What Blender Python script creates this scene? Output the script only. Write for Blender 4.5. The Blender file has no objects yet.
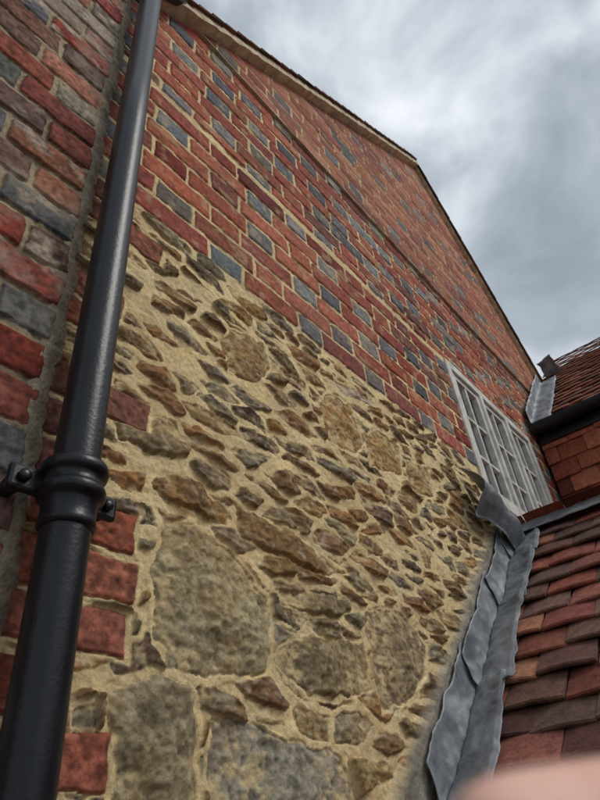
import bpy, math, random
import numpy as np
from mathutils import Vector, Matrix, noise as mnoise
random.seed(7); rng=np.random.RandomState(11)
D=0.8
def s2l(c):
    return tuple(((v/255)/12.92 if v/255<=0.04045 else (((v/255)+0.055)/1.055)**2.4) for v in c)
# ------------------------------------------------------------ helpers
def new_obj(name,mesh,parent=None,mat=None):
    o=bpy.data.objects.new(name,mesh); bpy.context.scene.collection.objects.link(o)
    if parent: o.parent=parent
    if mat: mesh.materials.append(mat)
    return o
def empty(name):
    e=bpy.data.objects.new(name,None); bpy.context.scene.collection.objects.link(e); return e
def pymesh(name,verts,faces,cols=None,smooth=False):
    m=bpy.data.meshes.new(name); m.from_pydata([tuple(v) for v in verts],[],faces); m.update()
    if cols is not None:
        a=m.color_attributes.new('Col','FLOAT_COLOR','POINT')
        c=np.ones((len(verts),4),dtype=np.float32); c[:,:3]=np.array(cols)[:,:3]
        a.data.foreach_set('color',c.ravel())
    if smooth: m.polygons.foreach_set('use_smooth',[True]*len(m.polygons))
    return m
def hashn(xi,yi,seed):
    h=(xi.astype(np.int64)*374761393+yi.astype(np.int64)*668265263+seed*1442695041)&0xffffffff
    h=((h^(h>>13))*1274126177)&0xffffffff
    h=((h^(h>>15))*2246822519)&0xffffffff
    return ((h^(h>>16))&0xffffff)/float(0xffffff)
def vn(x,y,seed=0):
    xi=np.floor(x);yi=np.floor(y);fx=x-xi;fy=y-yi
    fx=fx*fx*(3-2*fx);fy=fy*fy*(3-2*fy)
    a=hashn(xi,yi,seed);b=hashn(xi+1,yi,seed);c=hashn(xi,yi+1,seed);d=hashn(xi+1,yi+1,seed)
    return (a+(b-a)*fx)*(1-fy)+(c+(d-c)*fx)*fy
def fbm(x,y,o=4,seed=0):
    r=0;a=.5;t=0
    for i in range(o):
        r=r+a*vn(x*(2**i)+i*17.3,y*(2**i)-i*9.1,seed+i*31);t+=a;a*=.5
    return r/t
# ------------------------------------------------------------ materials
def mat_attr(name,rough=.9,var=.28,bump=.0018,scale=60,spec=.25,speck=0):
    m=bpy.data.materials.new(name);m.use_nodes=True;nt=m.node_tree;N=nt.nodes;L=nt.links
    b=N['Principled BSDF'];b.inputs['Roughness'].default_value=rough;b.inputs['Specular IOR Level'].default_value=spec
    tc=N.new('ShaderNodeTexCoord');at=N.new('ShaderNodeAttribute');at.attribute_name='Col'
    n1=N.new('ShaderNodeTexNoise');n1.inputs['Scale'].default_value=scale;n1.inputs['Detail'].default_value=10;n1.inputs['Roughness'].default_value=.8
    L.new(tc.outputs['Object'],n1.inputs['Vector'])
    mr=N.new('ShaderNodeMapRange');mr.inputs['From Min'].default_value=.32;mr.inputs['From Max'].default_value=.68
    mr.inputs['To Min'].default_value=1-var;mr.inputs['To Max'].default_value=1+var
    L.new(n1.outputs['Fac'],mr.inputs['Value'])
    n3=N.new('ShaderNodeTexNoise');n3.inputs['Scale'].default_value=scale*4.5;n3.inputs['Detail'].default_value=4;n3.inputs['Roughness'].default_value=.6
    L.new(tc.outputs['Object'],n3.inputs['Vector'])
    m3=N.new('ShaderNodeMapRange');m3.inputs['From Min'].default_value=.34;m3.inputs['From Max'].default_value=.44;m3.inputs['To Min'].default_value=.6;m3.inputs['To Max'].default_value=1
    L.new(n3.outputs['Fac'],m3.inputs['Value'])
    mm=N.new('ShaderNodeMath');mm.operation='MULTIPLY';L.new(mr.outputs['Result'],mm.inputs[0]);L.new(m3.outputs['Result'],mm.inputs[1])
    vm=N.new('ShaderNodeVectorMath');vm.operation='SCALE'
    L.new(at.outputs['Color'],vm.inputs[0]);L.new(mm.outputs[0],vm.inputs['Scale'])
    L.new(vm.outputs['Vector'],b.inputs['Base Color'])
    n2=N.new('ShaderNodeTexNoise');n2.inputs['Scale'].default_value=scale*3.2;n2.inputs['Detail'].default_value=8;n2.inputs['Roughness'].default_value=.8
    L.new(tc.outputs['Object'],n2.inputs['Vector'])
    ad=N.new('ShaderNodeMath');ad.operation='ADD';L.new(n1.outputs['Fac'],ad.inputs[0]);L.new(n2.outputs['Fac'],ad.inputs[1])
    bp=N.new('ShaderNodeBump');bp.inputs['Strength'].default_value=1;bp.inputs['Distance'].default_value=bump
    L.new(ad.outputs[0],bp.inputs['Height']);L.new(bp.outputs['Normal'],b.inputs['Normal'])
    return m
def mat_plain(name,col,col2=None,rough=.6,scale=20,bump=.001,spec=.4,metal=0,bscale=None):
    m=bpy.data.materials.new(name);m.use_nodes=True;nt=m.node_tree;N=nt.nodes;L=nt.links
    b=N['Principled BSDF'];b.inputs['Roughness'].default_value=rough;b.inputs['Specular IOR Level'].default_value=spec;b.inputs['Metallic'].default_value=metal
    tc=N.new('ShaderNodeTexCoord')
    n1=N.new('ShaderNodeTexNoise');n1.inputs['Scale'].default_value=scale;n1.inputs['Detail'].default_value=7;n1.inputs['Roughness'].default_value=.65
    L.new(tc.outputs['Object'],n1.inputs['Vector'])
    cr=N.new('ShaderNodeValToRGB');cr.color_ramp.elements[0].position=.35;cr.color_ramp.elements[1].position=.65
    cr.color_ramp.elements[0].color=(*(col2 or col),1);cr.color_ramp.elements[1].color=(*col,1)
    L.new(n1.outputs['Fac'],cr.inputs['Fac']);L.new(cr.outputs['Color'],b.inputs['Base Color'])
    n2=N.new('ShaderNodeTexNoise');n2.inputs['Scale'].default_value=bscale or scale*4;n2.inputs['Detail'].default_value=5
    L.new(tc.outputs['Object'],n2.inputs['Vector'])
    bp=N.new('ShaderNodeBump');bp.inputs['Strength'].default_value=1;bp.inputs['Distance'].default_value=bump
    L.new(n2.outputs['Fac'],bp.inputs['Height']);L.new(bp.outputs['Normal'],b.inputs['Normal'])
    return m
M_wall=mat_attr('masonry',var=.32,bump=.0020,scale=100)
M_tile=mat_attr('clay_tile',rough=.85,var=.5,bump=.0018,scale=32,spec=.2)
M_lead=mat_plain('lead_sheet',s2l((144,148,152)),s2l((88,92,98)),rough=.52,scale=9,bump=.005,spec=.5,metal=.15,bscale=20)
M_black=mat_plain('black_paint',(.005,.006,.009),(.012,.013,.016),rough=.33,scale=8,bump=.0006,spec=.36,bscale=150)
M_white=mat_plain('white_paint',s2l((228,226,218)),s2l((180,176,166)),rough=.5,scale=14,bump=.0006)
M_beige=mat_plain('verge_mortar',s2l((220,202,172)),s2l((164,146,118)),rough=.9,scale=18,bump=.003)
M_dark=mat_plain('dark_interior',(.02,.02,.022),rough=.9)
M_ground=mat_plain('paving',(.22,.2,.17),(.12,.11,.1),rough=.95,scale=3,bump=.01)
M_skin=mat_plain('skin',s2l((236,192,172)),s2l((222,168,150)),rough=.55,scale=60,bump=.0003)
M_skin.node_tree.nodes['Principled BSDF'].inputs['Subsurface Weight'].default_value=.15
M_skin.node_tree.nodes['Principled BSDF'].inputs['Subsurface Radius'].default_value=(.004,.002,.001)
M_glass=bpy.data.materials.new('window_glass');M_glass.use_nodes=True
_b=M_glass.node_tree.nodes['Principled BSDF'];_b.inputs['Base Color'].default_value=(.03,.035,.04,1);_b.inputs['Roughness'].default_value=.04;_b.inputs['Specular IOR Level'].default_value=.8
def mat_brick():
    m=bpy.data.materials.new('plain_brick');m.use_nodes=True;nt=m.node_tree;N=nt.nodes;L=nt.links
    b=N['Principled BSDF'];b.inputs['Roughness'].default_value=.9
    tc=N.new('ShaderNodeTexCoord');bt=N.new('ShaderNodeTexBrick');bt.inputs['Scale'].default_value=1
    bt.inputs['Brick Width'].default_value=.225;bt.inputs['Row Height'].default_value=.075;bt.inputs['Mortar Size'].default_value=.006
    bt.inputs['Color1'].default_value=(.25,.07,.05,1);bt.inputs['Color2'].default_value=(.16,.06,.05,1);bt.inputs['Mortar'].default_value=(.4,.32,.2,1)
    mp=N.new('ShaderNodeMapping');mp.inputs['Rotation'].default_value=(math.radians(90),0,0)
    L.new(tc.outputs['Object'],mp.inputs['Vector']);L.new(mp.outputs['Vector'],bt.inputs['Vector']);L.new(bt.outputs['Color'],b.inputs['Base Color'])
    return m
M_brick=mat_brick()

# ------------------------------------------------------------ masonry relief fields
MORT=np.array(s2l((238,212,160)));MLV=.005
class Field:
    def __init__(s,xs,zs,y0,mort,seed,rough=.006,lvl=0):
        s.xs=xs;s.zs=zs;s.y0=y0;s.X,s.Z=np.meshgrid(xs,zs);s.lvl=lvl
        X,Z=s.X,s.Z
        s.H=lvl+rough*(fbm(X*24,Z*24,4,seed)-.5)*2+.003*(fbm(X*110,Z*110,2,seed+5)-.5)
        v=.70+.52*fbm(X*10,Z*10,5,seed+9)
        s.C=np.array(mort)[None,None,:]*v[...,None]
        w=np.clip((fbm(X*6,Z*6,3,seed+77)-.5)*5,0,1)[...,None]
        s.C=s.C*(1-.35*w)+.35*w*np.array(s2l((196,176,138)))
        s.wx=(fbm(X*34,Z*34,5,seed+21)-.5);s.wz=(fbm(X*34,Z*34,5,seed+22)-.5)
        s.fine=fbm(X*90,Z*90,3,seed+33)
        s.med=fbm(X*12,Z*60,4,seed+34)
        s.big=fbm(X*22,Z*22,4,seed+35)
    def stamp(s,poly,h0,edge,col,warp=.012,k=.004,facet=0,fr=.004,col2=None,base=.0,mot=.3,dark=.25,strata=1.0,gs=(.05,.22),bigw=2.2):
        p=np.array(poly,float)
        a=0
        for i in range(len(p)):
            q=p[(i+1)%len(p)];a+=p[i][0]*q[1]-q[0]*p[i][1]
        if a<0:p=p[::-1]
        m=.02+warp
        i0,i1=np.searchsorted(s.xs,[p[:,0].min()-m,p[:,0].max()+m]);j0,j1=np.searchsorted(s.zs,[p[:,1].min()-m,p[:,1].max()+m])
        if i1-i0<2 or j1-j0<2:return
        sl=(slice(j0,j1),slice(i0,i1))
        X=s.X[sl]+warp*s.wx[sl];Z=s.Z[sl]+warp*s.wz[sl]
        acc=0
        for i in range(len(p)):
            A=p[i];B=p[(i+1)%len(p)];e=B-A;l=math.hypot(*e)
            if l<1e-6: continue
            n=np.array([e[1],-e[0]])/l
            d=(X-A[0])*n[0]+(Z-A[1])*n[1]
            acc=acc+np.exp(np.clip(d/k,-60,60))
        d=k*np.log(acc+1e-30)
        c=p.mean(0);px=X-c[0];pz=Z-c[1]
        t=np.clip(-d/edge,0,1);prof=t*(2-t)
        top=h0
        if facet:
            f=None
            for i in range(facet):
                ang=random.uniform(0,6.28);g=random.uniform(*gs)
                pl=h0*random.uniform(.95,1.35)+g*(math.cos(ang)*px+math.sin(ang)*pz)
                f=pl if f is None else np.minimum(f,pl)
            top=np.clip(f,.2*h0,1.8*h0)
        h=base+prof*top+fr*2*(s.fine[sl]-.5)*t+fr*2.4*strata*(s.med[sl]-.5)*t+fr*bigw*(s.big[sl]-.5)*t
        msk=np.clip(-d/.0016+.4,0,1)
        col=np.array(col);cc=np.broadcast_to(col,X.shape+(3,)).copy()
        if col2 is not None:
            w=np.clip((fbm(s.X[sl]*26+c[0]*50,s.Z[sl]*40,4,int(abs(c[0])*991))-.45)*4,0,1)[...,None]
            cc=cc*(1-w)+np.array(col2)*w
        cc=cc*(1-mot/2+mot*2*(s.fine[sl]-.25))[...,None]
        cc=cc*(1-dark*(1-t))[...,None]  # shade painted into the colour
        s.H[sl]=np.where(msk>0,s.H[sl]*(1-msk)+h*msk,s.H[sl])
        s.C[sl]=s.C[sl]*(1-msk[...,None])+cc*msk[...,None]
    def mortar_patch(s,poly,warp=.012,grow=.013):
        p=np.array(poly,float);a=0
        for i in range(len(p)):
            q=p[(i+1)%len(p)];a+=p[i][0]*q[1]-q[0]*p[i][1]
        if a<0:p=p[::-1]
        c=p.mean(0)
        p=c+(p-c)*(1+grow/np.maximum(np.linalg.norm(p-c,axis=1),.02))[:,None]
        m=.02;i0,i1=np.searchsorted(s.xs,[p[:,0].min()-m,p[:,0].max()+m]);j0,j1=np.searchsorted(s.zs,[p[:,1].min()-m,p[:,1].max()+m])
        sl=(slice(j0,j1),slice(i0,i1));X=s.X[sl]+warp*s.wx[sl];Z=s.Z[sl]+warp*s.wz[sl]
        d=np.full(X.shape,-9.)
        for i in range(len(p)):
            A=p[i];B=p[(i+1)%len(p)];e=B-A;l=math.hypot(*e)+1e-9
            d=np.maximum(d,(X-A[0])*e[1]/l-(Z-A[1])*e[0]/l)
        mk=np.clip(-d/.004,0,1)
        s.H[sl]=s.H[sl]*(1-mk)+mk*(s.lvl+.01*(s.big[sl]-.5)+.004*(s.fine[sl]-.5))
        cc=MORT*(.72+.48*s.big[sl])[...,None];s.C[sl]=s.C[sl]*(1-mk[...,None])+cc*mk[...,None]
    def build(s,name,parent,mat,hole=None,clampf=None):
        X,Z=s.X.copy(),s.Z.copy()
        nz,nx=X.shape
        up=np.zeros(X.shape,bool)
        if clampf is not None:
            lim=clampf(X);up=Z>=lim;Z=np.minimum(Z,lim)
        co=np.stack([X,s.y0-s.H,Z],-1).reshape(-1,3).astype(np.float32)
        idx=np.arange(nx*nz).reshape(nz,nx)
        q=np.stack([idx[:-1,:-1],idx[:-1,1:],idx[1:,1:],idx[1:,:-1]],-1).reshape(-1,4)
        keep=np.ones(len(q),bool)
        if clampf is not None:
            u=up.ravel();keep&=~(u[q].all(1))
        if hole:
            cx=co[q,0].mean(1);cz=co[q,2].mean(1)
            keep&=~((cx>hole[0])&(cx<hole[1])&(cz>hole[2])&(cz<hole[3]))
        q=q[keep]
        m=bpy.data.meshes.new(name);m.vertices.add(len(co));m.vertices.foreach_set('co',co.ravel())
        m.loops.add(len(q)*4);m.loops.foreach_set('vertex_index',q.ravel().astype(np.int32))
        m.polygons.add(len(q));m.polygons.foreach_set('loop_start',np.arange(len(q),dtype=np.int32)*4)
        m.polygons.foreach_set('loop_total',np.full(len(q),4,dtype=np.int32))
        m.polygons.foreach_set('use_smooth',np.ones(len(q),bool));m.update()
        a=m.color_attributes.new('Col','FLOAT_COLOR','POINT')
        c=np.ones((len(co),4),np.float32);c[:,:3]=np.clip(s.C.reshape(-1,3),0,1);a.data.foreach_set('color',c.ravel())
        return new_obj(name,m,parent,mat)
def spaced(a,b,d0,d1):
    r=[a];
    while r[-1]<b:
        t=(r[-1]-a)/(b-a);r.append(r[-1]+d0+(d1-d0)*t)
    return np.array(r)
def snap(arr,vals):
    for v in vals:
        i=np.abs(arr-v).argmin();arr[i]=v
    return arr
WX0,WX1,WZ0,WZ1=2.385,3.49,1.165,2.005
LEDGE=2.70;BB=1.335
CH=.092;BL=.246;BHD=.118;J=.0115
RED=[(154,76,62),(164,86,68),(142,66,56),(172,98,76),(126,64,56),(158,80,66),(150,88,70),(114,66,60),(168,90,66)]
GREY=[(126,126,126),(108,110,114),(138,134,128),(118,106,100),(98,98,102)]
def jit(c,a=10):
    m=random.uniform(-a,a);return s2l([max(5,min(250,v+m+random.uniform(-2.5,2.5))) for v in c])
def courses(F,x0,x1,z0,z1,reds,greys,pg,hh=.0035,ch=CH,win=None,warp=.006,lime=None,psg=.08,mot=.4,dark=.15):
    n=int(round((z1-z0)/ch));ch=(z1-z0)/n
    P=BL+BHD+2*J
    for r in range(n):
        zb=z0+r*ch+J/2;zt=zb+ch-J
        x=x0-random.uniform(0,.03)-(P/2 if r%2 else 0);header=True
        while x<x1:
            L=(BHD if header else BL)+random.uniform(-.006,.006)
            a,b=max(x,x0+.002),min(x+L,x1)
            x+=L+J
            isH=header;header=not header
            if b-a<.03: continue
            za,zc=zb,zt
            segs=[(a,b)]
            if win and zt>win[2]-.005 and zb<win[3]+.005:
                segs=[]
                if a<win[0]: segs.append((a,min(b,win[0]-.004)))
                if b>win[1]: segs.append((max(a,win[1]+.004),b))
                if zt>win[3]+.02 and zb<win[3]: segs=[(a,b)];za=win[3]+.004
            for (a,b) in segs:
                if b-a<.02 or zc-za<.015: continue
                g=random.random()<(pg if isH else psg)
                c=jit(random.choice(greys if g else reds),13)
                j=lambda:random.uniform(-.003,.003)
                f_=random.uniform(.6,1.25);c2=tuple(v*f_ for v in c)
                if lime and random.random()<lime: c2=jit((172,156,138))
                F.stamp([(a+j(),za+j()),(b+j(),za+j()),(b+j(),zc+j()),(a+j(),zc+j())],F.lvl+hh+random.uniform(-.0015,.003),.005,c,warp=warp,k=.0015,facet=0,fr=.0014,col2=c2,mot=mot,dark=dark,strata=.3)

house=empty('brick_stone_house')
# --- main lower wall
xs=spaced(.366,4.95,.0019,.0085)
zs=np.concatenate([np.arange(-1.6,-.06,.02),np.arange(-.06,1.34,.0023),np.arange(1.34,LEDGE+.004,.0036)])
xs=snap(xs,[WX0,WX1]);zs=snap(zs,[WZ0,WZ1])
F=Field(xs,zs,0.0,MORT,3,.006,lvl=MLV)
roofz=lambda x:.125+.873*(x-1.482)
# hand-placed large stones (wall coordinates, metres)
big=[
 ([(.612,.417),(.64,.50),(.699,.528),(.80,.50),(.902,.426),(.905,.35),(.882,.287),(.74,.256),(.66,.27),(.631,.304)],.024,(166,152,118),(138,124,94)),
 ([(.547,.221),(.625,.254),(.70,.245),(.72,.20),(.7206,.101),(.69,.04),(.60,.03),(.57,.089)],.022,(164,150,118),(136,122,96)),
 ([(.751,.203),(1.096,.157),(1.118,.0865),(1.10,.04),(.745,.03)],.017,(154,146,128),(128,120,104)),
 ([(.906,.3116),(.94,.345),(1.003,.37),(1.231,.389),(1.238,.293),(1.10,.262),(1.0186,.255)],.024,(150,132,98),(120,104,80)),
 ([(1.25,.463),(1.416,.512),(1.541,.4375),(1.50,.36),(1.406,.288),(1.264,.25)],.018,(154,134,102),(126,108,82)),
 ([(1.189,1.08),(1.25,1.15),(1.3666,1.155),(1.40,1.0246),(1.33,.96),(1.198,.95)],.015,(170,132,84),(144,112,74)),
 ([(1.425,1.069),(1.50,1.13),(1.645,1.13),(1.62,1.0015),(1.41,.95)],.014,(174,138,90),(148,118,78)),
 ([(1.68,1.08),(1.852,1.115),(1.83,.984),(1.645,.948)],.013,(178,148,102),(154,124,84)),
 ([(.599,.583),(.64,.615),(.709,.618),(.80,.571),(.80,.55),(.723,.55),(.62,.56)],.021,(156,120,76),(126,98,66)),
 ([(.502,.70),(.5887,.722),(.6864,.6927),(.68,.665),(.595,.640),(.516,.6386)],.021,(156,138,104),(126,108,80)),
 ([(.785,1.06),(.83,1.13),(.9486,1.16),(.9665,1.077),(.90,.99),(.81,.978)],.019,(154,124,84),(128,102,72)),
 ([(.8067,.607),(.9,.605),(1.0,.587),(1.205,.565),(1.20,.548),(1.10,.525),(.834,.5366)],.024,(138,110,76),(112,90,66)),
 ([(.4958,.348),(.558,.356),(.60,.33),(.59,.30),(.5466,.288),(.50,.305)],.02,(154,140,110),(128,114,90)),
 ([(.933,.453),(1.187,.488),(1.2,.459),(1.1,.425),(.947,.421)],.020,(150,132,98),(122,106,80)),
 ([(1.284,1.224),(1.516,1.267),(1.514,1.235),(1.32,1.185)],.012,(184,176,160),(154,146,130)),
 ([(.492,.19),(.53,.206),(.535,.095),(.5026,.08)],.016,(146,134,110),(120,108,90)),
]
ST=2.8
seeds=[];z=-.95
while z<BB+.02:
    low=z<.42
    rh=random.uniform(.036,.058) if not low else random.uniform(.052,.088)
    x=.33+random.uniform(0,.08)
    while x<4.4:
        wd=random.choice([.07,.11,.14,.17,.21])*random.uniform(.8,1.2)*(1.25 if low else 1)
        seeds.append((x+wd/2,z+rh/2+random.uniform(-.45,.45)*rh,rh))
        x+=wd
    z+=rh
S=np.array([(a/ST,b) for a,b,_ in seeds])
PAL=[((158,122,80),(128,98,68)),((140,110,78),(112,88,66)),((164,136,98),(136,112,80)),((126,104,78),(102,84,66)),((168,126,80),(138,106,70)),((150,138,112),(124,112,92)),((148,108,74),(118,90,66)),((114,96,76),(94,80,66)),((140,128,106),(110,100,86)),((134,112,80),(106,88,66))]
def clip(poly,n,c):
    out=[]
    for i in range(len(poly)):
        A=poly[i];B=poly[(i+1)%len(poly)];da=A@n-c;db=B@n-c
        if da<=0: out.append(A)
        if (da<0)!=(db<0): t=da/(da-db);out.append(A+(B-A)*t)
    return out
cnt=0
for i,(sx,sz,rh) in enumerate(seeds):
    if random.random()<.07: continue
    if WX0-.05<sx<WX1+.05 and sz>WZ0-.03: continue
    if sx>1.2 and sz<roofz(sx)+.09: continue
    p=S[i];dd=((S-p)**2).sum(1);nb=np.argsort(dd)[1:16]
    poly=[p+np.array(v) for v in ((-.05,-.09),(.05,-.09),(.05,.09),(-.05,.09))]
    for k in nb:
        n=S[k]-p;l=np.linalg.norm(n);n/=l
        poly=clip(poly,n,n@(p+S[k])/2)
        if len(poly)<3: break
    if len(poly)<3: continue
    P=np.array(poly);P[:,0]*=ST
    th=random.gauss(-.04,.09);c=P.mean(0);q=P-c
    P=c+np.stack([q[:,0]*math.cos(th)-q[:,1]*math.sin(th),q[:,0]*math.sin(th)+q[:,1]*math.cos(th)],1)
    gap=random.uniform(.0050,.0120);a=0
    for j in range(len(P)):
        Q=P[(j+1)%len(P)];a+=P[j][0]*Q[1]-Q[0]*P[j][1]
    if a<0:P=P[::-1]
    poly=[v for v in P]
    for j in range(len(P)):
        A=P[j];B=P[(j+1)%len(P)];e=B-A;l=np.linalg.norm(e)
        if l<1e-5: continue
        n=np.array([e[1],-e[0]])/l
        poly=clip(poly,n,n@A-gap*random.uniform(.5,1.7))
        if len(poly)<3:break
    if len(poly)<3: continue
    P=np.array(poly)
    if P[:,1].max()>BB+.012: 
        poly=clip([v for v in P],np.array([0,1.]),BB-.006)
        if len(poly)<3: continue
        P=np.array(poly)
    if np.ptp(P[:,1])<.008 or np.ptp(P[:,0])<.016: continue
    c,c2=random.choice(PAL)
    small=min(1,np.ptp(P[:,1])/.03)
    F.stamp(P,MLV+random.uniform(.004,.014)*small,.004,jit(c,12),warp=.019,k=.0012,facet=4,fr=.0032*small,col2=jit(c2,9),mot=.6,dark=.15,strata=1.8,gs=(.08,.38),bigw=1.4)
    cnt+=1
print('stones',cnt)
for poly,h,c,c2 in big:
    F.mortar_patch(poly,grow=.014)
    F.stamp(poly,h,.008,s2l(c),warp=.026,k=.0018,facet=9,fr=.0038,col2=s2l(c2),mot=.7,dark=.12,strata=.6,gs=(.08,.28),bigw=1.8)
# ochre dust, mortar smears and lichen on the rubble
X,Z=F.X,F.Z
zone=np.clip((BB-Z)/.01,0,1)
w=(np.clip((fbm(X*8,Z*8,5,210)-.47)*5,0,1)*.24*zone)[...,None];F.C=F.C*(1-w)+w*np.array(s2l((200,156,96)))
lowp=np.clip((MLV+.006-F.H)/.006,0,1)
w=(np.clip((fbm(X*45,Z*55,4,220)-.47)*6,0,1)*.75*zone*lowp)[...,None];F.C=F.C*(1-w)+w*MORT*.85
w=(np.clip((fbm(X*60,Z*60,3,260)-.62)*9,0,1)*.35*zone)[...,None];F.C=F.C*(1-w)+w*np.array(s2l((206,196,168)))
# brick quoin right of the pipe, toothed into rubble
QL=[.10,.21,.14,.09,.12,.07,.09,.21,.1,.08,.20,.21,.20,.08,.19,.1,.16]
QC=.083;qz=BB;r=0
while qz>-1.5:
    zb=qz-QC+J/2;zt=qz-J/2;L=QL[r%17]
    if r not in (2,3,6):
        a=.372;b=.372+L
        F.mortar_patch([(a,zb),(b,zb),(b,zt),(a,zt)])
        j=lambda:random.uniform(-.004,.004)
        c=jit(random.choice([(160,94,74),(150,84,68),(166,104,82),(132,84,72)]))
        F.stamp([(a,zb+j()),(b+j(),zb+j()),(b+j(),zt+j()),(a,zt+j())],.009,.005,c,warp=.012,k=.0018,fr=.0026,col2=tuple(v*.65 for v in c),mot=.8,strata=.4)
    qz-=QC;r+=1
courses(F,.37,4.95,BB,LEDGE,RED,GREY,.80,win=(WX0,WX1,WZ0,WZ1),psg=.05,mot=.55)
zb_=1-zone
w=(np.clip((fbm(X*5,Z*5,5,240)-.5)*4,0,1)*.24*zb_)[...,None];F.C=F.C*(1-w)+w*np.array(s2l((124,96,80)))
w=(np.clip((fbm(X*25,Z*25,4,250)-.6)*7,0,1)*.4*zb_)[...,None];F.C=F.C*(1-w)+w*MORT*.7
# grey cement fillet above the flashing
off=Z-roofz(X)+.03*(fbm(X*14,Z*14,3,90)-.5)
mk=np.clip(1-np.abs(off-.095)/.095,0,1)*((X>1.22)&(X<2.45));mk=np.clip(mk*2.4,0,1)
F.H=F.H*(1-mk)+mk*(.022+.014*(fbm(X*30,Z*30,4,91)-.5))
cem=np.array(s2l((156,148,132)))*(.5+.75*fbm(X*20,Z*20,5,92))[...,None]
F.C=F.C*(1-mk[...,None])+cem*mk[...,None]
wall=F.build('rubble_and_brick_wall',house,M_wall,hole=(WX0,WX1,WZ0,WZ1))
# --- upper gable
AX,AZ=3.10,4.70;SL,SR=.80,1.20
rake=lambda x:np.where(x<AX,AZ-SL*(AX-x),AZ-SR*(x-AX))
xs=spaced(.40,4.95,.004,.007);zs=np.arange(LEDGE-.004,AZ+.03,.0058)
F2=Field(xs,zs,-.018,MORT*.78,51,.004)
OR=[(174,110,84),(164,98,78),(180,122,94),(156,92,76),(142,90,78)]
courses(F2,.40,4.95,LEDGE,LEDGE+CH*.95*24,OR,GREY,.25,hh=.004,ch=CH*.95,warp=.006,psg=.03)
F2.build('gable_brickwork',house,M_wall,clampf=lambda x:rake(x)+.0)
def box(name,x0,x1,y0,y1,z0,z1,mat,parent):
    v=[(x,y,z) for x in (x0,x1) for y in (y0,y1) for z in (z0,z1)]
    f=[(0,1,3,2),(4,6,7,5),(0,4,5,1),(2,3,7,6),(0,2,6,4),(1,5,7,3)]
    m=pymesh(name,v,f);o=new_obj(name,m,parent,mat)
    bv=o.modifiers.new('b','BEVEL');bv.width=min(.003,.2*min(abs(x1-x0),abs(y1-y0),abs(z1-z0)));bv.segments=2
    return o
def prism(name,A,B,y0,y1,t0,t1,mat,parent,nseg=1,wob=0):
    A=np.array(A,float);B=np.array(B,float);d=(B-A);L=np.linalg.norm(d);d/=L;n=np.array([-d[1],d[0]])
    if n[1]<0:n=-n
    v=[];f=[]
    for i in range(nseg+1):
        p=A+d*L*i/nseg
        for (y,t) in ((y0,t0),(y1,t0),(y1,t1),(y0,t1)):
            w=random.uniform(-wob,wob);q=p+n*(t+w);v.append((q[0],y+random.uniform(-wob,wob),q[1]))
        if i:
            a=4*(i-1);b=4*i
            for k in range(4): f.append((a+k,a+(k+1)%4,b+(k+1)%4,b+k))
    f.append((0,1,2,3));f.append(tuple(4*nseg+k for k in (3,2,1,0)))
    return new_obj(name,pymesh(name,v,f),parent,mat)
rk=lambda x:float(rake(np.array(x)))
prism('ledge_underside',(.55,LEDGE+.0),(4.75,LEDGE+.0),-.024,.05,-.008,-.001,M_beige,house,60,.0015)
prism('verge_undercloak',(.42,rk(.42)),(AX,AZ),-.07,.1,-.038,.012,M_beige,house,90,.003)
prism('verge_undercloak.001',(AX+.01,AZ),(4.93,rk(4.93)),-.05,.1,-.012,.012,M_beige,house,60,.002)
# ------------------------------------------------------------ tiles
TC=[(150,72,52),(138,62,48),(162,84,60),(124,58,48),(110,58,50),(170,92,66),(96,56,50)]
def tiles(name,O,U,S,N,nrows,gauge,ncols,w,parent,cols=TC,th=.012,camb=.004,mat=None,jt=1.0,lift=.016,ua0=0):
    O,U,S,N=[np.array(q,float) for q in (O,U,S,N)]
    v=[];f=[];C=[]
    for r in range(nrows):
        offu=(r%2)*w*.5
        for c in range(-1,ncols):
            u0=c*w+offu+random.uniform(-.002,.002)*jt
            if u0<-w*.55: continue
            ua=max(u0,0);ub=u0+w-.003
            s0=r*gauge+random.uniform(-.004,.004)*jt;s1=s0+gauge*1.7
            col=jit(random.choice(cols),14);lf=random.uniform(-.002,.003)*jt;tw=random.uniform(-.002,.002)*jt
            b=len(v)
            nn=5
            for i in range(nn):
                t=i/(nn-1);u=ua+(ub-ua)*t;cm=camb*(1-(2*t-1)**2)+tw*(2*t-1)
                h0=lift+cm+lf;ws=random.uniform(-.0012,.0012)*jt
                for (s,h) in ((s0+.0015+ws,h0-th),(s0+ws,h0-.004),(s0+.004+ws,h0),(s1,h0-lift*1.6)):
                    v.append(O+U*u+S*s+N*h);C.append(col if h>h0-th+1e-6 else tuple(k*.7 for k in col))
            for i in range(nn-1):
                a=b+4*i;d=a+4
                for k in range(3): f.append((a+k,d+k,d+k+1,a+k+1))
            f.append((b,b+1,b+2,b+3));e=b+4*(nn-1);f.append((e+3,e+2,e+1,e))
    m=pymesh(name,v,f,C);return new_obj(name,m,parent,mat or M_tile)
for nm,s in (('roof_left',-1),('roof_right',1)):
    if s<0:
        S=np.array([1,0,SL]);S=S/np.linalg.norm(S);O=(.30,-.085,rk(.30)+.012);N=np.array([-S[2],0,S[0]]);ln=(AX-.30)/S[0]
    else:
        S=np.array([-1,0,SR]);S=S/np.linalg.norm(S);O=(4.95,-.07,rk(4.95)+.014);N=np.array([S[2],0,-S[0]]);ln=(4.95-AX)/-S[0]
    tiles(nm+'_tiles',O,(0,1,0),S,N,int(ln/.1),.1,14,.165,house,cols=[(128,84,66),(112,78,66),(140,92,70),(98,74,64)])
    A=(.3,rk(.3)) if s<0 else (4.95,rk(4.95))
    prism(nm+'_deck',A if s<0 else (AX,AZ),(AX,AZ) if s<0 else A,.11,2.6,-.02,.012,M_dark,house)
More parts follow.
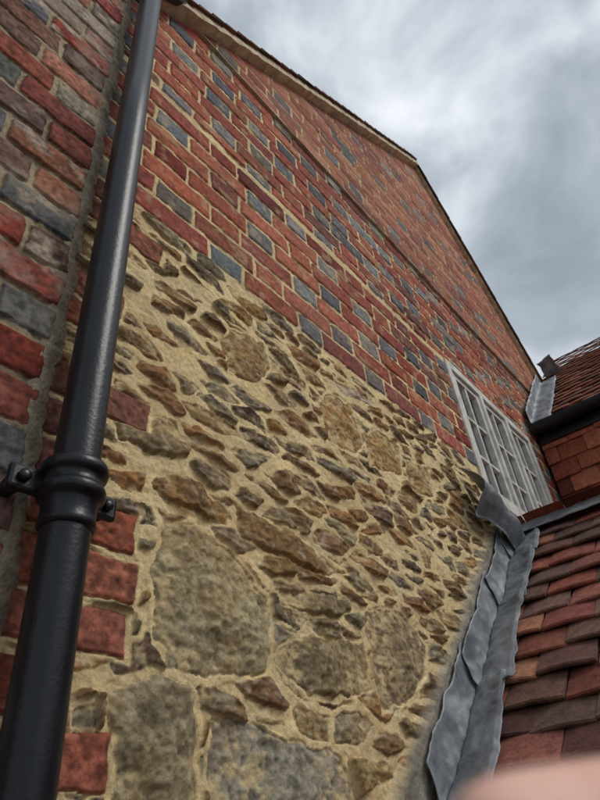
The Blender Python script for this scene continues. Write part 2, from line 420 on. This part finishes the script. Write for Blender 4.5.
# old neighbouring wall on the left
old=empty('old_brick_wall')
xs=np.arange(-.9,.362,.0024);xs=xs[xs<.362];zs=np.concatenate([np.arange(-1.6,-.1,.02),np.arange(-.1,3.2,.0030)])
F3=Field(xs,zs,-.014,s2l((172,154,126)),81,.008)
OLD=[(152,84,66),(140,74,62),(160,102,80),(130,90,78),(114,84,74),(164,108,84),(148,70,58),(102,76,70)]
OG=[(114,112,108),(96,96,98),(154,140,120),(132,116,102)]
courses(F3,-.9,.352,-1.6,3.2,OLD,OG,.5,hh=.006,ch=.090,warp=.014,lime=.32,psg=.18,mot=.8,dark=.35)
X,Z=F3.X,F3.Z
st=np.clip((fbm(X*7,Z*5,5,140)-.46)*4,0,1)[...,None];F3.C=F3.C*(1-.35*st)
st=np.clip((fbm(X*9,Z*9,5,150)-.55)*6,0,1)[...,None]*.5;F3.C=F3.C*(1-st)+st*np.array(s2l((184,168,148)))
F3.build('old_brickwork',old,M_wall)
box('wall_core',-.9,.3605,-.006,.9,-1.6,3.2,M_brick,old)
v=[];f=[]
zz=np.arange(-1.6,2.62,.012)
for i,z in enumerate(zz):
    for k,(x,y) in enumerate(((.335,-.0125),(.345,-.019),(.362,-.017),(.378,-.008),(.392,.004))):
        v.append((x+random.uniform(-.005,.005)+.008*mnoise.noise((0,k*.2,z*9)),y+random.uniform(-.0025,.002),z))
    if i:
        for k in range(4): a=5*(i-1)+k;f.append((a,a+1,a+6,a+5))
new_obj('joint_mortar',pymesh('joint_mortar',v,f,smooth=True),old,mat_plain('grey_mortar',s2l((172,158,134)),s2l((118,108,92)),rough=.95,scale=30,bump=.005))
box('house_body',.37,4.9,.12,3.0,-1.6,2.6,M_dark,house)

# ------------------------------------------------------------ window
def wb(n,x0,x1,z0,z1,y0,y1,mat=M_white): return box(n,x0,x1,y0,y1,z0,z1,mat,house)
fw=.05;fy0,fy1=-.016,.06
wb('window_frame_left',WX0,WX0+fw,WZ0,WZ1,fy0,fy1);wb('window_frame_right',WX1-fw,WX1,WZ0,WZ1,fy0,fy1)
wb('window_frame_head',WX0+fw,WX1-fw,WZ1-fw,WZ1,fy0-.002,fy1);wb('window_frame_cill',WX0-.03,WX1+.03,WZ0-.035,WZ0+.03,-.06,fy1)
iw=(WX1-WX0-2*fw);nl=3
for i in range(nl):
    a=WX0+fw+iw*i/nl;b=WX0+fw+iw*(i+1)/nl
    if i: wb('mullion',a-.016,a+.016,WZ0+.03,WZ1-fw,fy0-.004,fy1)
    a2,b2=a+.018,b-.018;z0,z1=WZ0+.032,WZ1-fw-.002
    s=.03;yy0,yy1=-.006,.034
    wb('casement_stile',a2,a2+s,z0,z1,yy0,yy1);wb('casement_stile',b2-s,b2,z0,z1,yy0,yy1)
    wb('casement_rail',a2+s,b2-s,z0,z0+s,yy0+.002,yy1);wb('casement_rail',a2+s,b2-s,z1-s,z1,yy0+.002,yy1)
    c=(a2+b2)/2;wb('glazing_bar',c-.009,c+.009,z0+s,z1-s,yy0+.006,yy1)
    for k in (1,2):
        z=z0+s+(z1-z0-2*s)*k/3;wb('glazing_bar',a2+s,b2-s,z-.009,z+.009,yy0+.008,yy1)
g=box('window_glass',WX0+fw,WX1-fw,.024,.028,WZ0+.03,WZ1-fw,M_glass,house)
for (x0,x1,z0,z1) in ((WX0-.02,WX0-.001,WZ0,WZ1),(WX1+.001,WX1+.02,WZ0,WZ1),(WX0,WX1,WZ1+.001,WZ1+.02)):
    box('window_reveal',x0,x1,.006,.12,z0,z1,M_beige,house)

# ------------------------------------------------------------ extension with tiled roof
ext=empty('tiled_roof_extension')
cs,sn=.7533,.6577
RX,RZ=2.52,roofz(2.52)
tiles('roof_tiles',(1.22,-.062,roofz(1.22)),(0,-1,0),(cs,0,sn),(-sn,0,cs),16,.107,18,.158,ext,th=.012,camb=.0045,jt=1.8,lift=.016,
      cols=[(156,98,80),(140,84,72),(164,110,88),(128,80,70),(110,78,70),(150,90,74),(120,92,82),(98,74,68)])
tiles('roof_tiles_back',(3.60,-.02,RZ-(3.6-RX)*.873),(0,-1,0),(-cs,0,sn),(sn,0,cs),12,.12,16,.172,ext)
v=[];
for y in (-.02,-2.75):
    v+=[(1.28,y,-1.6),(1.28,y,roofz(1.28)-.03),(RX,y,RZ-.02),(3.6,y,RZ-(3.6-RX)*.873-.03),(3.6,y,-1.6)]
new_obj('extension_walls',pymesh('extension_walls',v,[(0,1,2,3,4),(9,8,7,6,5),(0,5,6,1),(1,6,7,2),(2,7,8,3),(3,8,9,4)]),ext,M_brick)
# ------------------------------------------------------------ lead
lead=empty('lead_flashing')
def sheet(name,fn,nu,nv,parent,th=.0025,crum=.004,mat=None,seed=0,fs=14,fine=.35):
    v=[];f=[]
    for i in range(nu+1):
        for j in range(nv+1):
            p=Vector(fn(i/nu,j/nv));n=mnoise.noise_vector(p*fs+Vector((seed,0,0)))*crum+mnoise.noise_vector(p*38)*crum*fine
            v.append(p+n)
    for i in range(nu):
        for j in range(nv):
            a=i*(nv+1)+j;f.append((a,a+1,a+nv+2,a+nv+1))
    o=new_obj(name,pymesh(name,v,f,smooth=True),parent,mat or M_lead)
    s=o.modifiers.new('s','SOLIDIFY');s.thickness=th;s.offset=0
    return o
segs=[(1.375,1.72),(1.69,2.06),(2.03,2.33),(2.30,2.55)]
for i,(a,b) in enumerate(segs):
    def fn(u,vv,a=a,b=b,i=i):
        x=a+(b-a)*u;lf=.003+.008*(1-u)+.0015*i
        z=roofz(x)
        if vv<.45:
            t=1-vv/.45;hh=(.104+.014*u+.006*math.sin(u*6+i))*t
            return (x-.1*hh,-.026-lf-.018*(1-t)**2,z+hh+.014)
        t=(vv-.45)/.55;ext_=.110-.008*u+.006*math.sin(i*2.1+u*5)
        y=-.044-lf-ext_*t
        h=.020+.022*t-(.006 if t>.93 else 0)
        return (x-sn*h,y,z+cs*h)
    sheet('flashing_strip',fn,60,36,lead,crum=.0075,seed=i*3.1,fs=15,fine=.45)
def fnc(u,vv):
    x=2.06+.52*u;z=1.185-.20*u-.21*vv*(1-.4*u)+.03*math.sin(5*u)
    return (x,-.03-.075*math.sin(math.pi*min(1,vv*1.1))*(1-.6*u)-.04*vv*u-.02,z)
sheet('window_corner_lead',fnc,34,24,lead,crum=.011,seed=9,fs=12)
def fnr(u,vv):
    y=-.02-2.7*u
    if vv<.2: 
        t=(.2-vv)/.2;return (RX-.035-cs*.09*t,y,RZ+.03-sn*.09*t)
    if vv>.8:
        t=(vv-.8)/.2;return (RX+.035+cs*.09*t,y,RZ+.03-sn*.09*t)
    an=math.pi*(vv-.2)/.6
    return (RX-.035*math.cos(an),y,RZ+.03+.025*math.sin(an))
sheet('ridge_lead',fnr,80,16,lead,crum=.005,seed=4)

# ------------------------------------------------------------ far tile-hung house
far=empty('tile_hung_house')
FX=3.68
box('house_walls',FX+.02,6.9,-3.4,-.03,-1.6,2.1,M_brick,far)
tiles('wall_tile_hanging',(FX+.012,-.03,.0),(0,-1,0),(0,0,1),(-1,0,0),19,.11,18,.172,far,cols=[(156,90,68),(142,80,64),(168,102,76),(124,74,62)],jt=1.6)
q=43.5;c2,s2=math.cos(math.radians(q)),math.sin(math.radians(q))
tiles('roof_tiles',(FX-.03,-.03,2.16),(0,-1,0),(c2,0,s2),(-s2,0,c2),22,.105,20,.17,far,cols=[(148,98,78),(132,86,72),(120,84,74),(158,104,82)])
ln=22*.105
v=[];
for y in (-.03,-3.4): v+=[(FX+.03,y,2.1),(FX+.03+ln*c2,y,2.1+ln*s2+.0),(FX+.03+2*ln*c2,y,2.1)]
new_obj('roof_deck',pymesh('roof_deck',v,[(0,1,2),(5,4,3),(0,3,4,1),(1,4,5,2),(2,5,3,0)]),far,M_dark)
v=[];f=[];R=.055;ng=16
for iy,y in enumerate((-.02,-3.4)):
    for ro in (R,R-.006):
        for k in range(ng+1):
            an=math.pi*k/ng+math.pi;v.append((FX-.075+ro*math.cos(an),y,2.13+ro*math.sin(an)))
n=ng+1
for k in range(ng):
    f.append((k,k+1,2*n+k+1,2*n+k));f.append((n+k+1,n+k,3*n+k,3*n+k+1));f.append((k,n+k,n+k+1,k+1))
f.append((0,2*n,3*n,n));f.append((ng,n+ng,3*n+ng,2*n+ng))
new_obj('black_gutter',pymesh('black_gutter',v,f,smooth=False),far,M_black)
box('fascia',FX-.018,FX+.015,-3.4,-.035,2.02,2.15,M_black,far)
def fnf(u,vv):
    s=ln*.56*u-.08;x=FX-.03+c2*s;z=2.16+s2*s
    if vv<.5:
        t=1-vv/.5;return (x-s2*.03,-.045,z+.03+.13*t)
    t=(vv-.5)/.5;return (x-s2*.04,-.05-.13*t,z+c2*.04)
sheet('roof_abutment_lead',fnf,40,10,lead,crum=.012,seed=14)
def fnk(u,vv):
    return (4.62+.34*u,-.06-.13*vv,3.30-.30*u+.05*math.sin(3*u)+.03*vv)
sheet('verge_end_lead',fnk,14,8,lead,crum=.02,seed=20)

# ------------------------------------------------------------ drainpipe
pipe=empty('drainpipe')
PX,PY=.40,-.085
def lathe(name,prof,cx,cy,parent,mat,n=56):
    v=[];f=[]
    for (z,r) in prof:
        for k in range(n): a=2*math.pi*k/n;v.append((cx+r*math.cos(a),cy+r*math.sin(a),z))
    for i in range(len(prof)-1):
        for k in range(n): a=i*n+k;b=i*n+(k+1)%n;f.append((a,b,b+n,a+n))
    f.append(tuple(range(n))[::-1]);f.append(tuple(range((len(prof)-1)*n,len(prof)*n)))
    return new_obj(name,pymesh(name,v,f,smooth=True),parent,mat)
zc=.452;r0=.0345
lathe('pipe_shaft',[(-1.55,r0),(-.5,r0),(zc,r0),(1.5,r0*.985),(2.42,r0*.985)],PX,PY,pipe,M_black)
pr=[(-.062,r0+.0005),(-.060,.0385),(-.056,.0405),(-.050,.0395),(-.046,.0385),(-.022,.0385),(-.018,.041),(-.016,.0455),(-.011,.048),(-.004,.0485),(.001,.047),(.003,.044),(.005,.042),(.018,.042),(.020,.044),(.022,.047),(.028,.049),(.035,.0485),(.040,.046),(.042,.043),(.044,.0375),(.046,r0)]
lathe('pipe_socket',[(zc+z,r) for z,r in pr],PX,PY,pipe,M_black)
def tube(name,P,r,parent,mat,n=24):
    v=[];f=[]
    P=[Vector(p) for p in P]
    for i,p in enumerate(P):
        t=(P[min(i+1,len(P)-1)]-P[max(i-1,0)]).normalized();a=t.orthogonal().normalized() if i==0 else (a-t*a.dot(t)).normalized();b=t.cross(a)
        rr=r[i] if isinstance(r,list) else r
        for k in range(n): q=2*math.pi*k/n;v.append(p+(a*math.cos(q)+b*math.sin(q))*rr)
    for i in range(len(P)-1):
        for k in range(n): f.append((i*n+k,i*n+(k+1)%n,(i+1)*n+(k+1)%n,(i+1)*n+k))
    f.append(tuple(range(n))[::-1]);f.append(tuple(range((len(P)-1)*n,len(P)*n)))
    return new_obj(name,pymesh(name,v,f,smooth=True),parent,mat)
for sx in (-1,1):
    o=box('bracket_ear',min(PX+sx*.03,PX+sx*.088),max(PX+sx*.03,PX+sx*.088),-.072,-.058,zc-.014,zc+.026,M_black,pipe)
    o.modifiers['b'].width=.006
    x=PX+sx*.068
    tube('bracket_bobbin',[(x,-.058,zc+.006),(x,-.03,zc+.006),(x,.0,zc+.006)],[.016,.012,.015],pipe,M_black)
    tube('bolt_head',[(x,-.072,zc+.006),(x,-.079,zc+.006),(x,-.082,zc+.006)],[.009,.009,.005],pipe,M_black,12)
tube('swan_neck',[(PX,PY,2.38),(PX,PY,2.44),(PX+.01,PY,2.48),(PX+.05,PY+.004,2.54),(PX+.10,PY+.01,2.60),(PX+.12,PY+.01,2.65),(PX+.12,PY+.01,2.74)],[.036,.036,.035,.035,.035,.036,.036],pipe,M_black)
lathe('gutter_outlet',[(2.70,.04),(2.72,.045),(2.80,.05),(2.82,.07),(2.86,.075)],PX+.12,PY+.01,pipe,M_black)

# ground
gm=pymesh('ground',[(-60,-60,-1.6),(60,-60,-1.6),(60,60,-1.6),(-60,60,-1.6)],[(0,1,2,3)]);new_obj('ground',gm,None,M_ground)

# ------------------------------------------------------------ photographer's hand, one finger over the lens edge
e1=Vector((.641,-.762,-.0903));e2=Vector((.422,.448,-.788));e3=Vector((.641,.467,.609));O0=Vector((0,-.8,0))
def hp(a,b,c): return O0+e1*a+e2*b+e3*c
hv=[];hr=[];he=[]
def addv(p,r): hv.append(hp(*p));hr.append(r);return len(hv)-1
wr=addv((.165,.13,.045),.026);fa=addv((.24,.20,.02),.033);pm=addv((.125,.095,.045),.024);he+=[(wr,fa),(wr,pm)]
chains=[[(.092,.058,.056),(.060,.0455,.060),(.035,.0430,.058),(.0135,.0437,.056)],
 [(.092,.076,.048),(.060,.078,.044),(.043,.078,.034),(.034,.077,.020)],
 [(.094,.094,.040),(.064,.098,.034),(.048,.098,.024),(.040,.096,.012)],
 [(.100,.112,.032),(.076,.118,.026),(.062,.117,.017),(.056,.114,.008)]]
for ci,ch in enumerate(chains):
    pr_=pm
    for k,p in enumerate(ch):
        i=addv(p,[.0115,.0095,.0085,.0075][k]*(1,1,.95,.82)[ci]);he.append((pr_,i));pr_=i
pr_=pm
for k,p in enumerate([(.118,.068,.012),(.098,.050,-.012),(.078,.042,-.022),(.060,.038,-.026)]):
    i=addv(p,[.015,.012,.0105,.009][k]);he.append((pr_,i));pr_=i
m=bpy.data.meshes.new('human_hand');m.from_pydata(hv,he,[]);hand=new_obj('human_hand',m,None,M_skin)
sk_=hand.modifiers.new('skin','SKIN');sk_.use_smooth_shade=True
lay=m.skin_vertices[0] if m.skin_vertices else None
if lay is None:
    bpy.context.view_layer.objects.active=hand;hand.select_set(True);bpy.ops.mesh.customdata_skin_add();lay=m.skin_vertices[0]
for i,r in enumerate(hr): lay.data[i].radius=(r,r)
lay.data[0].use_root=True
sb=hand.modifiers.new('sub','SUBSURF');sb.levels=2;sb.render_levels=2

# ------------------------------------------------------------ camera from the two vanishing directions
Xc=np.array([600,395,600.]);Zc=np.array([-89,-777,600.]);Xc/=np.linalg.norm(Xc);Zc-=Xc*Xc.dot(Zc);Zc/=np.linalg.norm(Zc);Yc=np.cross(Zc,Xc)
right=Vector((Xc[0],Yc[0],Zc[0]));down=Vector((Xc[1],Yc[1],Zc[1]));fwd=Vector((Xc[2],Yc[2],Zc[2]))
cam=bpy.data.cameras.new('camera');co=bpy.data.objects.new('camera',cam);bpy.context.scene.collection.objects.link(co)
R=Matrix((right,-down,-fwd)).transposed().to_4x4();R.translation=Vector((0,-D,0));co.matrix_world=R
cam.lens=27;cam.sensor_width=36;cam.clip_start=.005;cam.clip_end=500
cam.dof.use_dof=True;cam.dof.focus_distance=1.5;cam.dof.aperture_fstop=12
bpy.context.scene.camera=co
# ------------------------------------------------------------ light
az=Vector((.30,-.70,.85)).normalized()
sun=bpy.data.lights.new('sun','SUN');sun.energy=1.5;sun.angle=math.radians(24);sun.color=(1,.965,.91)
so=bpy.data.objects.new('sun',sun);bpy.context.scene.collection.objects.link(so);so.rotation_euler=(az).to_track_quat('Z','Y').to_euler()
w=bpy.data.worlds.new('World');bpy.context.scene.world=w;w.use_nodes=True;nt=w.node_tree;N=nt.nodes;L=nt.links
bg=N['Background'];bg.inputs['Strength'].default_value=.15
sk=N.new('ShaderNodeTexSky');sk.sky_type='NISHITA';sk.sun_disc=False
sk.sun_elevation=math.asin(az.z);sk.sun_rotation=math.atan2(az.x,az.y)
tc=N.new('ShaderNodeTexCoord')
mp=N.new('ShaderNodeMapping');mp.inputs['Location'].default_value=(.30,.9,.04);mp.inputs['Scale'].default_value=(1,1,1.2);L.new(tc.outputs['Generated'],mp.inputs['Vector'])
n1=N.new('ShaderNodeTexNoise');n1.inputs['Scale'].default_value=3.8;n1.inputs['Detail'].default_value=7;n1.inputs['Roughness'].default_value=.5;n1.inputs['Distortion'].default_value=.3
L.new(mp.outputs['Vector'],n1.inputs['Vector'])
cr=N.new('ShaderNodeValToRGB');e=cr.color_ramp.elements
e[0].position=.34;e[0].color=(.27,.31,.355,1);e[1].position=.70;e[1].color=(.84,.87,.90,1)
m=cr.color_ramp.elements.new(.47);m.color=(.385,.43,.48,1)
m=cr.color_ramp.elements.new(.56);m.color=(.55,.60,.645,1)
L.new(n1.outputs['Fac'],cr.inputs['Fac'])
sc=N.new('ShaderNodeVectorMath');sc.operation='SCALE';sc.inputs['Scale'].default_value=8.0;L.new(cr.outputs['Color'],sc.inputs[0])
mx=N.new('ShaderNodeMixRGB');mx.inputs['Fac'].default_value=.94;L.new(sk.outputs['Color'],mx.inputs['Color1']);L.new(sc.outputs['Vector'],mx.inputs['Color2'])
L.new(mx.outputs['Color'],bg.inputs['Color'])
sc_=bpy.context.scene;sc_.view_settings.view_transform='Standard';sc_.view_settings.look='None';sc_.view_settings.exposure=0
